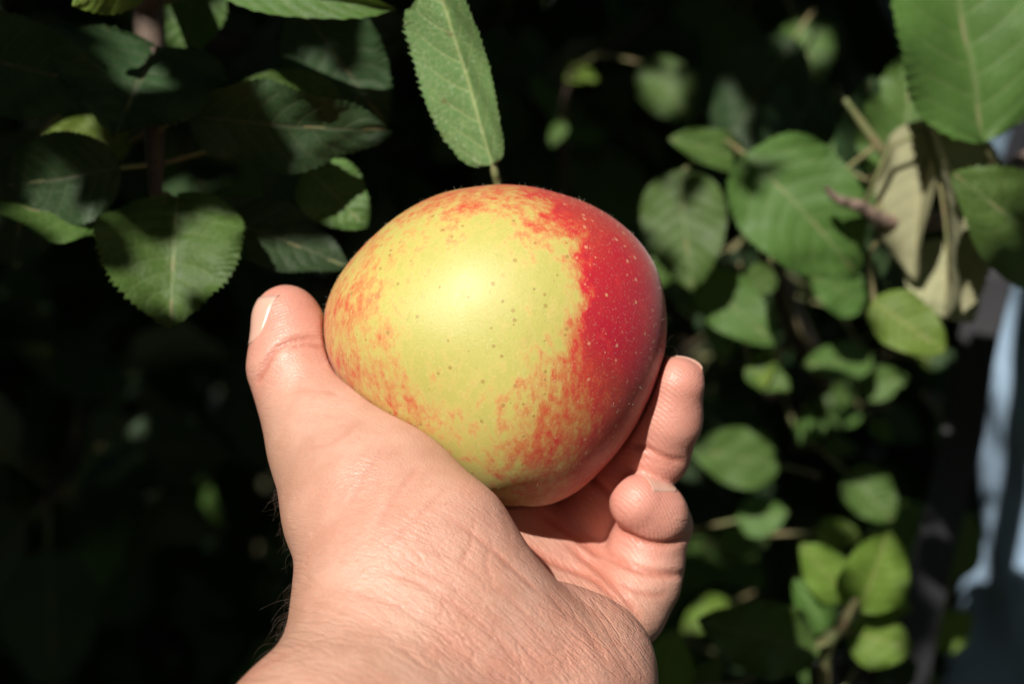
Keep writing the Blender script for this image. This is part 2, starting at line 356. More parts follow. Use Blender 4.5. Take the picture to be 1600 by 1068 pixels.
tv, tf = tube(P, np.linspace(.085, .03, len(P)), 12); mesh_obj('trunk', np.array(tv), tf, M['bark'], tree)
def branch(pts, r0, r1, mat, nsub=7):
    Pw = catmull(pts, nsub); n = len(Pw); R = np.linspace(r0, r1, n)*(1+.06*np.sin(np.arange(n)*.9)+.04*np.sin(np.arange(n)*2.3))
    tv, tf = tube(Pw, R, 9); o = mesh_obj('branch', np.array(tv), tf, mat, tree); return o, Pw
BR = {}
def B(px, py, d): return pw(px, py, d)
BR['L'] = branch([(-.12, 1.75, 2.0), (-.22, 1.2, 1.95), B(190, -520, .62), B(222, -120, .435), B(232, 30, .427), B(241, 170, .422), B(243, 308, .417)], .010, .0021, M['twig'])
BR['R'] = branch([(-.12, 1.76, 2.1), (.42, 1.25, 2.0), B(1850, 60, .70), B(1700, 190, .62), B(1595, 262, .575), B(1500, 335, .545), B(1420, 345, .525), B(1380, 345, .514), B(1345, 322, .508), B(1310, 312, .505), B(1290, 292, .503)], .0075, .0009, M['twig_pink'], 9)
BR['S'] = branch([B(1455, 342, .535), B(1422, 290, .54), B(1370, 225, .535), B(1320, 155, .53)], .0035, .0010, M['petiole'])
branch([B(1372, 342, .513), B(1375, 312, .517), B(1390, 268, .53)], .0014, .0008, M['petiole'], 5); branch([B(1330, 318, .507), B(1345, 330, .500), B(1352, 338, .498)], .0016, .0005, M['twig_pink'], 5)
branch([B(1285, 295, .52), B(1325, 262, .53), B(1368, 228, .535)], .0011, .0008, M['petiole'], 5)
BR['U'] = branch([(-.12, 1.76, 1.9), (.25, 1.3, 1.75), B(1800, -300, .62), B(1690, 240, .54), B(1560, 262, .50)], .014, .0016, M['twig_pink'])
BR['W'] = branch([(-.15, 1.75, .9), (.1, 1.2, .85), B(1240, 1300, .68), B(1288, 1025, .56), B(1310, 985, .552), B(1338, 935, .548)], .0045, .0016, M['petiole'])
BR['M'] = branch([(-.15, 1.76, 1.2), (.0, 1.4, 1.25), B(1260, 640, .95), B(1230, 480, .74), B(1180, 330, .62), B(1150, 240, .57)], .013, .002, M['twig'])
BR['K'] = branch([(-.13, 1.75, 1.6), (-.1, 1.4, 1.5), B(850, 330, 1.0), B(880, 180, .80), B(895, 110, .76)], .006, .0013, M['twig'])
SHAPES = {'flat': dict(fold=.12, bend=.25, wave=.04), 'cup': dict(fold=.35, bend=.35, wave=.05), 'curl': dict(fold=.25, bend=.9, wave=.06),
          'fold': dict(fold=.95, bend=.5, wave=.05), 'back': dict(fold=-.2, bend=-.4, wave=.06), 'wavy': dict(fold=.2, bend=.4, wave=.12)}
# base px, tip px, width px, base depth, tip depth, roll, shape, material, lit points px, branch
HERO = [
 ((-70, 80), (165, 140), 150, .445, .43, -18, 'cup', 'leaf_shaded', [], 'L'),
 ((243, 78), (180, 193), 268, .47, .427, 8, 'cup', 'leaf_shaded', [], 'L'),
 ((300, 180), (602, 222), 120, .45, .44, -38, 'wavy', 'leaf_shaded', [], 'L'),
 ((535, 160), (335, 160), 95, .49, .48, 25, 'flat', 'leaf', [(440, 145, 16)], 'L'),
 ((470, 10), (597, 190), 150, .50, .49, -10, 'cup', 'leaf_shaded', [(582, 165, 8)], 'L'),
 ((188, 262), (-8, 300), 135, .458, .445, 24, 'curl', 'leaf_shaded', [], 'L'),
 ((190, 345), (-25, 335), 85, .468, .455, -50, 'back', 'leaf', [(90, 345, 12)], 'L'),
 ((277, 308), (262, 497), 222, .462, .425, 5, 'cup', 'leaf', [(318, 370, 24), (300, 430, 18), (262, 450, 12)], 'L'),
 ((325, 335), (545, 405), 115, .475, .47, 20, 'flat', 'leaf_shaded', [(515, 378, 7)], 'L'),
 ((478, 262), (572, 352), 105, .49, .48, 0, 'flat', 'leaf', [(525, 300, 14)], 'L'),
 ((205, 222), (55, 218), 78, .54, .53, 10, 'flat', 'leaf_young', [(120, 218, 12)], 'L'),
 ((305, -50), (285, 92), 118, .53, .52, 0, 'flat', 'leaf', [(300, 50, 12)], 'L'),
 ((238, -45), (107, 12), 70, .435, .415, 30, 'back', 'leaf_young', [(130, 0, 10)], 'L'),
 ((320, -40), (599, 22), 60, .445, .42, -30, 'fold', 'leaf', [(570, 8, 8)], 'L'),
 ((60, 205), (10, 420), 170, .56, .55, 0, 'flat', 'leaf_shaded', [], 'L'),
 ((420, 330), (560, 250), 130, .52, .53, 0, 'cup', 'leaf_shaded', [], 'L'),
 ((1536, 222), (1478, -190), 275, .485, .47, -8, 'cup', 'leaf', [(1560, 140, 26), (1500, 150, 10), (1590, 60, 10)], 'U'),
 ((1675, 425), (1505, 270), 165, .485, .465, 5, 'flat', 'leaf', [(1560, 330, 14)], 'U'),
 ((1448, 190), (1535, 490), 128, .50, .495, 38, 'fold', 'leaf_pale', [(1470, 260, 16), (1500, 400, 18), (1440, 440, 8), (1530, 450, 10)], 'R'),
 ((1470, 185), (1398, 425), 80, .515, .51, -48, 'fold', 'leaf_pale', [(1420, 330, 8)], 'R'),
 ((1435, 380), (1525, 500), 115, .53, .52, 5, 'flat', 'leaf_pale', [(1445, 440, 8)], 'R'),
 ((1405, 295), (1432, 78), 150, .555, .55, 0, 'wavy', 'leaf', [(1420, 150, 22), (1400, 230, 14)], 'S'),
 ((1330, 275), (1372, 120), 90, .56, .55, -25, 'flat', 'leaf_shaded', [], 'S'),
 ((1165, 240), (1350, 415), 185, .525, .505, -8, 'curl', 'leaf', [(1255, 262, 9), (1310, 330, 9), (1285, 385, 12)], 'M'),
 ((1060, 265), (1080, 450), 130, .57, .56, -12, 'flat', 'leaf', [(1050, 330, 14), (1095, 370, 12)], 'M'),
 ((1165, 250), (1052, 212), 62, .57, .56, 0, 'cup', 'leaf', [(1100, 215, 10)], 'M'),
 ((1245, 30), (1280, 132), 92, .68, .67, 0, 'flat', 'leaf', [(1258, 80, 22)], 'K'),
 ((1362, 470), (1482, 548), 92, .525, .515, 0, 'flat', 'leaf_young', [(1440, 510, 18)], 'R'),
 ((1350, 330), (1440, 470), 150, .56, .55, 10, 'cup', 'leaf_shaded', [], 'R'),
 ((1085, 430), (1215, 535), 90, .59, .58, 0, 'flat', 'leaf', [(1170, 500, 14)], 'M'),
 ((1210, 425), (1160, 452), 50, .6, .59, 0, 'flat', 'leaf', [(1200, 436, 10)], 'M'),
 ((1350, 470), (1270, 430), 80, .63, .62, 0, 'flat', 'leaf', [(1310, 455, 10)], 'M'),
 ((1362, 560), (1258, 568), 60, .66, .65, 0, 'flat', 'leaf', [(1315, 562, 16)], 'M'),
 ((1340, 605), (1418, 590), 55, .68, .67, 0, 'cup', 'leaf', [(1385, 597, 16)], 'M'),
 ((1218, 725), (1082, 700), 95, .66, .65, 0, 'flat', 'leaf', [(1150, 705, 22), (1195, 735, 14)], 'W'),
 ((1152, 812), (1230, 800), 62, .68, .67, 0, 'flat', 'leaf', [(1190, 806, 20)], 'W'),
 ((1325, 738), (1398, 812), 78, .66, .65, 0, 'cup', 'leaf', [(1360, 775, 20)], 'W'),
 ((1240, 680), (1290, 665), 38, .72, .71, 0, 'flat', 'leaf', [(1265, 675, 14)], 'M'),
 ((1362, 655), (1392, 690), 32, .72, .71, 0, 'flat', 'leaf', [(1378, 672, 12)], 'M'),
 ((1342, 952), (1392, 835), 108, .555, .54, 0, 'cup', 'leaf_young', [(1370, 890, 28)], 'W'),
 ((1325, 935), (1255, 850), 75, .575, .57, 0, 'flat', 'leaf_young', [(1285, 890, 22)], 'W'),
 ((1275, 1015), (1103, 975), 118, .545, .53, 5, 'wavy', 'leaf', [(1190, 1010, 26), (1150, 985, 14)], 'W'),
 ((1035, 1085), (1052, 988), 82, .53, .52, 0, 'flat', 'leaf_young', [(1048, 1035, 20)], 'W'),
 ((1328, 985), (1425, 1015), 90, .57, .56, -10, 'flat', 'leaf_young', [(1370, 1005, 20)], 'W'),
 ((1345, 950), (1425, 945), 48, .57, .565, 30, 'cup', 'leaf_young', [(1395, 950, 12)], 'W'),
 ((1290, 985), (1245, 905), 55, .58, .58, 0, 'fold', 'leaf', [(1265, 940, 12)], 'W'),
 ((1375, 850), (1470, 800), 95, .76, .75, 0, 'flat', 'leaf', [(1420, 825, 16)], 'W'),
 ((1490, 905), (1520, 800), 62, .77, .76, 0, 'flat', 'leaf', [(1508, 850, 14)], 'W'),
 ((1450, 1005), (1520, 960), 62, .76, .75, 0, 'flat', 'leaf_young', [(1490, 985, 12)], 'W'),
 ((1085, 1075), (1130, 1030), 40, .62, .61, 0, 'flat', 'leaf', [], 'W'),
 ((1240, 60), (1120, 250), 130, .66, .65, 0, 'flat', 'leaf_shaded', [], 'K'),
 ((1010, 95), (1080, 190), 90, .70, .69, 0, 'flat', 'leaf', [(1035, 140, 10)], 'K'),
 ((1210, 250), (1290, 120), 120, .64, .66, 0, 'cup', 'leaf_shaded', [], 'M'),
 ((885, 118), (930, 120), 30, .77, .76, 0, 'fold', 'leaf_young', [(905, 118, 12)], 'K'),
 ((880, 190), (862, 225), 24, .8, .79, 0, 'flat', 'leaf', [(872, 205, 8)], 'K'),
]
rl = random.Random(21)
for k in range(34):
    x = rl.uniform(1045, 1500); y = rl.choice([rl.uniform(40, 700), rl.uniform(480, 1060)]); d = rl.uniform(.60, .88); a_ = rl.uniform(0, 6.28); l = rl.uniform(32, 62)
    HERO.append(((x, y), (x+l*1.5*math.cos(a_), y+l*1.5*abs(math.sin(a_))), l, d, d-rl.uniform(0, .02), rl.uniform(-40, 40), rl.choice(['flat', 'cup', 'wavy', 'back', 'curl']), rl.choice(['leaf', 'leaf', 'leaf_young', 'leaf_shaded']), [(x+l*.7*math.cos(a_), y+l*.7*abs(math.sin(a_)), rl.uniform(6, 18))] if k % 4 else [], 'M' if y < 620 else 'W'))
def att_petiole(Bp, Tp, Pw, mi, L):
    a = (Bp-Tp)/np.linalg.norm(Bp-Tp); j = np.argmin(np.linalg.norm(Pw-Bp, axis=1)); Q = Pw[j]
    if np.linalg.norm(Q-Bp) > .075: Q = Bp+a*.022+np.array([0, .006, -.004])
    m = Bp*.5+Q*.5+a*min(.008, np.linalg.norm(Q-Bp)*.18)
    loc = [mi @ Vector(q) for q in (Q, m, Bp)]
    return [tuple(loc[0]), tuple(loc[1])]
for k, (b, tp, wpx, db, dt, roll, shp, mat, lit, br) in enumerate(HERO):
    bo, Pw = BR[br]
    if br == 'L': db = .40+(db-.43)*.55; dt = .40+(dt-.43)*.55
    Bp = pw(*b, db); Tp = pw(*tp, dt); L = np.linalg.norm(Tp-Bp); W = wpx*(db+dt)/2/KPX/max(.5, math.cos(math.radians(roll))**.7)
    mt = frame_mat(Bp, Tp, math.radians(roll), -FW+.15*UP)
    bend = SHAPES[shp]['bend']; kw = dict(SHAPES[shp]); L *= 1+.06*abs(bend)**2
    pet = att_petiole(Bp, Tp, Pw, mt.inverted(), L)
    me = leaf_data('leaf', L, W, M[mat], pet, seed=k, rows=92 if W > .014 else 40, teeth=27 if W > .014 else 12, **kw)
    o = bpy.data.objects.new('leaf', me); COL.objects.link(o); o.matrix_world = mt; o.matrix_basis = mt; setpar(o, bo)
    for (x, y, r) in lit:
        r *= .72 if x > 1000 else 1.05
        LIT.append((pc(x, y, (db+dt)/2), r*(db+dt)/2/KPX))
# leaves further back, each on its branch
var = []
for i in range(8):
    s = list(SHAPES.values())[i % 6]
    var.append(leaf_data('leaf', .075, .048, M['leaf_shaded' if i % 3 else 'leaf'], [(0, -.03, -.006), (0, -.015, -.001)], rows=18, cols=5, teeth=9, seed=90+i, relief=0, **s))
nb = 0; occupied = [pc(*[(h[0][0]+h[1][0])/2, (h[0][1]+h[1][1])/2, h[3]]) for h in HERO]
for i in range(17):
    px = rng.uniform(-80, 1380); py = rng.uniform(-60, 1100); d = rng.uniform(.72, 1.25)
    e = pw(px, py, d); m = e+np.array([rng.uniform(-.15, .15), rng.uniform(.12, .3), rng.uniform(-.1, .15)])
    r = np.array([-.14, 1.75, np.clip(e[2]+rng.uniform(-.3, .2), .5, 2.4)])
    bo, Pw = branch([r, .6*m+.4*r, m, (m+e)/2+rng.normal(0, .02, 3), e], .011, .002, M['twig'])
    for j in range(13):
        tpar = 1-abs(rng.normal(0, .30)); q = Pw[int(np.clip(tpar, .2, 1)*(len(Pw)-1))]
        a = rng.normal(0, 1, 3)+np.array([0, -.5, -.3]); a /= np.linalg.norm(a); Bp = q+a*.03
        mt = frame_mat(Bp, Bp+a, rng.uniform(-.9, .9), -FW*.8+UP*.9+rng.normal(0, .5, 3)); s = rng.uniform(.75, 1.25)
        o = bpy.data.objects.new('leaf', var[rng.integers(8)]); COL.objects.link(o); o.matrix_basis = mt @ Matrix.Scale(s, 4); setpar(o, bo); nb += 1
def leaf_cloud(name, P, size, parent, ref, spread=.9, mats=None, lean=None):
    n = len(P); us = [0, .18, .45, .75, 1]; hwid = [.0, .26, .33, .2, 0]
    T = [(0, 0, 0)]; UVt = [(0, .5)]
    for u, h in zip(us[1:4], hwid[1:4]):
        T += [(-h, u, .22*h-.25*u*u), (0, u, -.25*u*u), (h, u, .22*h-.25*u*u)]; UVt += [(u, 0.05), (u, .5), (u, .95)]
    T += [(0, 1, -.28)]; UVt += [(1, .5)]
    T = np.array(T); Ft = [[0, 2, 1], [0, 3, 2]]+[[1+3*i, 2+3*i, 5+3*i, 4+3*i] for i in (0, 1)]+[[2+3*i, 3+3*i, 6+3*i, 5+3*i] for i in (0, 1)]+[[7, 8, 10], [8, 9, 10]]
    A = rng.normal(0, 1, (n, 3))+np.array([0, -.2, -.5]); A /= np.linalg.norm(A, axis=1)[:, None]
    N = np.asarray(ref)[None]+rng.normal(0, spread, (n, 3)); N -= A*(N*A).sum(1)[:, None]; N /= np.linalg.norm(N, axis=1)[:, None]+1e-9
    X = np.cross(A, N); S = size*rng.uniform(.7, 1.3, n)
    V = P[:, None, :]+S[:, None, None]*(T[None, :, 0:1]*X[:, None]+(T[None, :, 1:2]-.5)*A[:, None]+T[None, :, 2:3]*N[:, None])
    F = []
    for i in range(n):
        o = i*11; F += [[q+o for q in f] for f in Ft]
    mi = np.repeat(rng.integers(0, len(mats), n), len(Ft))
    ob_ = mesh_obj(name, V.reshape(-1, 3), F, mats, parent, mi=mi.tolist()); add_uv(ob_.data, np.tile(np.array(UVt), (n, 1))); tag(ob_, kind='stuff'); return ob_
n = 11000
P = np.stack([rng.uniform(-1.6, 1.7, n), 1.05+rng.beta(1.3, 1.6, n)*1.6, rng.uniform(.15, 3.0, n)], 1)
P = np.concatenate([P, np.stack([rng.uniform(-1.3, 1.3, 10000), 1.35+rng.random(10000)*1.5, rng.uniform(.1, 2.6, 10000)], 1)])
P = P[(np.abs(P[:, 0]-.52) > .33) | (P[:, 1] > 1.25)]
leaf_cloud('crown', P, .085, tree, (0, -.5, .8), mats=[M['leaf_shaded'], M['leaf_shaded'], M['leaf']])
for i, (x, y, lab) in enumerate(((-2.6, 4.6, 'apple tree with a dark crown in the row beyond, left of the trunk'), (.2, 4.9, 'apple tree with a dark crown straight behind the nearest apple tree'), (3.0, 4.7, 'apple tree with a dark crown behind the person in blue'))):
    tr = tag(empty('apple_tree', (x, y, 0)), lab, 'apple tree', 'apple trees of the row beyond')
    P = catmull([(x, y, -.05), (x+.05, y, .7), (x-.04, y+.05, 1.6), (x, y, 2.8)], 6); tv, tf = tube(P, np.linspace(.09, .03, len(P)), 10); mesh_obj('trunk', np.array(tv), tf, M['bark'], tr)
    m = 4200; Q = rng.normal(0, 1, (m, 3)); Q /= np.linalg.norm(Q, axis=1)[:, None]; Q *= rng.uniform(.35, 1, m)[:, None]**.5
    leaf_cloud('crown', Q*np.array([1.75, .9, 1.75])+np.array([x, y, 1.75]), .12, tr, (0, -.5, .8), mats=[M['leaf_shaded'], M['leaf']])
# ------------------------------------------------------------------ apple
AC = pc(775, 540, D0)
SIL = np.array([(1037, 520), (1035, 470), (1022, 420), (995, 378), (960, 345), (915, 318), (870, 303), (810, 293), (750, 293), (695, 303), (640, 330), (595, 365), (560, 400), (530, 440), (513, 480), (510, 520), (516, 560), (537, 605), (575, 655), (625, 703), (685, 750), (745, 778), (800, 788), (860, 784), (900, 765), (940, 728), (975, 685), (1005, 632), (1028, 575)], float)
sphi = np.arctan2(540-SIL[:, 1], SIL[:, 0]-775); sr = np.hypot(SIL[:, 0]-775, SIL[:, 1]-540)*SPX; o_ = np.argsort(sphi); sphi = sphi[o_]; sr = sr[o_]
AX = np.array([.08, .96, .27]); AX /= np.linalg.norm(AX)
e1 = np.cross(AX, [1, 0, 0]); e1 /= np.linalg.norm(e1); e2 = np.cross(AX, e1)
pg = np.linspace(-math.pi, math.pi, 721); rg = np.interp(pg, sphi, sr, period=2*math.pi); kk = np.exp(-(np.arange(-14, 15)/6)**2); kk /= kk.sum()
rg = np.convolve(np.concatenate([rg[-15:-1], rg, rg[1:15]]), kk, 'valid')
def apple_r(n):
    phi = np.arctan2(n[:, 1], n[:, 0]); rho = np.hypot(n[:, 0], n[:, 1]); R = np.interp(phi, pg, rg)
    r = ((rho/R)**2.25+(np.abs(n[:, 2])/.0425)**2.25)**(-1/2.25)
    c = np.clip(n@AX, -1, 1); az = np.arctan2(n@e2, n@e1); th = np.arccos(c)
    r *= 1-.40*np.exp(-(th/.13)**2)
    b = np.pi-th; r *= 1-.07*np.exp(-(b/.16)**2)+.008*np.cos(5*az+.6)*np.exp(-((b-.38)/.22)**2)
    r *= 1+.008*np.cos(5*az+.6)*np.sin(th)
    return r
def apple_sdf(p):
    q = p-AC; l = np.linalg.norm(q, axis=1)+1e-9; return (l-apple_r(q/l[:, None]))*.93
nu, nv = 260, 170
uu, vv_ = np.meshgrid(np.arange(nu)/nu*2*math.pi, np.linspace(0, math.pi, nv), indexing='ij')
Dn = (np.cos(vv_)[..., None]*AX+np.sin(vv_)[..., None]*(np.cos(uu)[..., None]*e1+np.sin(uu)[..., None]*e2)).reshape(-1, 3)
Vc = AC+Dn*apple_r(Dn)[:, None]
F = [[i*nv+j, i*nv+j+1, ((i+1) % nu)*nv+j+1, ((i+1) % nu)*nv+j] for i in range(nu) for j in range(nv-1)]
apple = tag(empty('apple', camw(AC+np.array([0, -.041, 0]))), 'ripe yellow-green apple with a red blush, resting in the open hand', 'apple')
fruit = mesh_obj('fruit', camw(Vc), F, M['apple'], apple)
ppx = 800+Vc[:, 0]/Vc[:, 2]*KPX; ppy = 534-Vc[:, 1]/Vc[:, 2]*KPX; front = Vc[:, 2] < AC[2]+.006
YEL = np.array([(700, 318), (760, 312), (800, 322), (848, 345), (888, 378), (906, 425), (902, 480), (884, 540), (866, 585), (836, 615), (800, 655), (775, 690), (735, 695), (670, 650), (612, 590), (582, 520), (592, 440), (635, 372)], float)
def polysd(x, y, P):
    ins = np.zeros(len(x), bool); dd = np.full(len(x), 1e9); n = len(P); cx = np.zeros(len(x)); cy = np.zeros(len(x))
    for i in range(n):
        a = P[i]; b = P[(i+1) % n]
        c = ((a[1] > y) != (b[1] > y)) & (x < (b[0]-a[0])*(y-a[1])/(b[1]-a[1]+1e-9)+a[0]); ins ^= c
        t_ = np.clip(((x-a[0])*(b[0]-a[0])+(y-a[1])*(b[1]-a[1]))/((b-a)@(b-a)), 0, 1)
        dd = np.minimum(dd, np.hypot(x-a[0]-t_*(b[0]-a[0]), y-a[1]-t_*(b[1]-a[1])))
    return np.where(ins, -dd, dd)
sd = polysd(ppx, ppy, YEL)
sd = sd+7*np.sin(ppy*.061+1.3)*np.sin(ppx*.043)+5*np.sin(ppy*.13+ppx*.09)+4*np.sin(ppx*.21-ppy*.17)
def sst(x, a, b): t_ = np.clip((x-a)/(b-a), 0, 1); return t_*t_*(3-2*t_)
right = sst(ppx, 800, 890)*(1-sst(ppy, 520, 640)); low = sst(ppy, 560, 680)*sst(ppx, 640, 760); left = 1-sst(ppx, 600, 760)
width = 115*(1-right)+46*right
bl = sst(sd, -width, width*1.15)
amp = .56*left+1.0*(1-left); amp = amp*(1-.30*low*(1-sst(ppx, 880, 990))); bl = bl*np.clip(amp, 0, 1)
bl = bl-.25*sst(np.hypot((ppx-560)/110, (ppy-390)/70), 1.2, .3)*0
bl = np.where(front, bl, .92); bl += .22*sst(ppx, 905, 930)*(1-sst(ppy, 480, 640))*front
bl = np.clip(bl, 0, 1); bl *= 1-.75*sst(Dn@AX*-1, .55, .97)*(1-sst(ppx, 760, 920))
mot = np.clip(.09+.5*np.exp(-(sd/95)**2)*(1-.1*right)+.12*left*np.exp(-((sd-20)/120)**2)+.15*low, 0, .45)
fattr(fruit.data, 'blush', bl); fattr(fruit.data, 'mottle', mot)
sb = AC+AX*.030
P = catmull([sb, sb+AX*.004+[0, 0, .0005], sb+AX*.008+[-.001, 0, .003], sb+AX*.010+[-.003, 0, .007]], 5)
tv, tf = tube(camw(P), np.linspace(.0014, .0019, len(P)), 8); mesh_obj('stem', np.array(tv), tf, M['stem'], apple)
# leaf on the apple's stem
LB = pw(769, 258, .400); LT = pw(666, -125, .390)
mt = frame_mat(LB, LT, math.radians(28), -FW)
pth = catmull([camw(P[-1]), pw(779, 296, .404), pw(773, 268, .4005)], 3)
pet = [tuple(mt.inverted() @ Vector(q)) for q in pth]
me = leaf_data('leaf', np.linalg.norm(LT-LB)*1.04, 118*.397/KPX, M['leaf_hero'], pet, pr=.00125, rows=130, cols=17, seed=5, teeth=36, fold=.68, bend=-.25, wave=.03, serr=.085, relief=.012, bite=[(.70, -1, .035)], wa=.32, wb=.45)
o = bpy.data.objects.new('leaf', me); COL.objects.link(o); o.matrix_basis = mt; setpar(o, apple); tag(o, 'green toothed leaf with silvery fuzz')
mbf = MB()
for i in range(1500):        # downy fuzz
    n_ = rng.normal(0, 1, 3); n_ /= np.linalg.norm(n_)
    if n_[2] > .35: continue
    r = apple_r(n_[None])[0]; p = AC+n_*r; q = n_+rng.normal(0, .5, 3); q /= np.linalg.norm(q); l = rng.uniform(.0006, .0013); s_ = np.cross(q, [0, 0, 1.]); s_ = s_/np.linalg.norm(s_)*.000022; s2 = np.cross(q, s_); s2 = s2/np.linalg.norm(s2)*.000022
    mbf.add(camw(np.array([p+s_, p-.5*s_+s2, p-.5*s_-s2, p+q*l])), [[0, 1, 3], [1, 2, 3], [2, 0, 3]])
tag(mbf.build('fuzz', M['fuzz'], apple), kind='stuff')
# ------------------------------------------------------------------ hand
def J(px, py, u, r):               # joint: pixel, depth in apple-plane pixels, radius in pixels
    d = dep(u); return np.append(pc(px, py, d), r*d/KPX)
def chain(p, Js, k=.004):
    r = None
    for a, b in zip(Js[:-1], Js[1:]):
        c = cap(p, a[:3], b[:3], a[3], b[3]); r = c if r is None else smin(r, c, k)
    return r
THUMB = [J(447, 495, -30, 50), J(457, 530, -38, 52), J(458, 574, -48, 63), J(486, 640, -68, 70), J(524, 699, -105, 84)]
TH_A = [J(527, 697, -105, 86), J(612, 778, -180, 102), J(684, 858, -245, 114), J(716, 925, -270, 110)]
TH_B = [J(527, 700, -105, 84), J(560, 800, -185, 106), J(594, 905, -255, 116), J(612, 960, -280, 112)]
HYPO = [J(858, 1004, -180, 82), J(916, 1036, -185, 80), J(900, 1078, -225, 92), J(865, 1130, -270, 110)]
PALM = [J(835, 862, 85, 64), J(900, 905, 60, 62), J(965, 945, 10, 58)]
IDX = [J(670, 815, 40, 64), J(635, 735, 240, 56), J(650, 615, 335, 50), J(668, 510, 330, 42)]
MID = [J(765, 840, 50, 64), J(800, 765, 245, 56), J(830, 655, 335, 50), J(850, 540, 330, 42)]
RNG = [J(850, 862, 90, 60), J(902, 826, 98, 58), J(950, 780, 80, 57), J(990, 744, 45, 53), J(1024, 706, 5, 52), J(1044, 655, -22, 50), J(1057, 601, -42, 44)]
PNK = [J(978, 948, -30, 60), J(1000, 908, 0, 60), J(1008, 868, 18, 59), J(1014, 840, 8, 57)]
PNT = [J(1042, 820, 12, 41), J(1022, 803, -18, 47), J(996, 785, -42, 44)]
WR = [J(622, 975, -280, 110), J(710, 1020, -280, 115), J(840, 1090, -280, 112)]
FA1 = [J(612, 990, -285, 112), J(515, 1200, -450, 170)]; FA2 = [J(840, 1120, -280, 112), J(720, 1330, -480, 170)]
EL = np.array([-.10, -.28, .15]); SH = np.array([-.19, -.22, -.13])
def arm(p):
    a = cap(p, FA1[1][:3], EL, FA1[1][3], .042); b = cap(p, FA2[1][:3], EL+[.02, 0, 0], FA2[1][3], .040)
    return smin(a, b, .03)
def hand_sdf(p):
    d = smin(chain(p, TH_A, .006), chain(p, TH_B, .006), .014)
    d = smin(d, chain(p, THUMB, .006), .005)
    d = smin(d, chain(p, WR, .012), .016)
    fa = smin(chain(p, FA1, .01), chain(p, FA2, .01), .03); fa = smin(fa, arm(p), .015); d = smin(d, fa, .014)
    palm = chain(p, PALM, .006)
    palm = smin(palm, cap(p, IDX[0][:3], PALM[0][:3], .0105, .0105), .012)
    for a, b in ((IDX, (640, 960, -150)), (MID, (720, 990, -160)), (RNG, (790, 1010, -90)), (PNK, (860, 1040, -90))):
        e = J(*b, 95); palm = smin(palm, cap(p, a[0][:3], e[:3], a[0][3]*.92, e[3]), .012)
    hy = chain(p, HYPO, .012); palm = smin(palm, hy, .0028)
    d = smin(d, palm, .0032)
    d = smin(d, cap(p, J(720, 1000, -255, 120)[:3], J(860, 1075, -245, 110)[:3], .0180, .0170), .016)
    d = smin(d, cap(p, J(905, 850, 75, 50)[:3], J(985, 880, 85, 50)[:3], .0080, .0080), .001)
    d = smin(d, chain(p, IDX), .004); d = smin(d, chain(p, MID), .004)
    rg_ = chain(p, RNG, .003); d = smin(d, rg_, .0012)
    pk = chain(p, PNK, .003); pt = chain(p, PNT, .004)
    pk = smin(pk, pt, .0022); d = smin(d, pk, .0016)
    return smax(d, -(apple_sdf(p)-.0002), .0012)
V, Q = mesh_sdf(hand_sdf, (-.16, -.34, .09), (.075, .03, .46), .0008)
for _ in range(2):
    g_ = grad(hand_sdf, V); V = V-.8*(hand_sdf(V)/np.maximum((g_**2).sum(1), .2))[:, None]*g_
g_ = grad(hand_sdf, V, 8e-4); Nn = g_/(np.linalg.norm(g_, axis=1)[:, None]+1e-9)
hx = 800+V[:, 0]/np.maximum(V[:, 2], .02)*KPX; hy_ = 534-V[:, 1]/np.maximum(V[:, 2], .02)*KPX
view = V/np.linalg.norm(V, axis=1)[:, None]; facing = -(Nn*view).sum(1); hu = (V[:, 2]-D0)/SPX
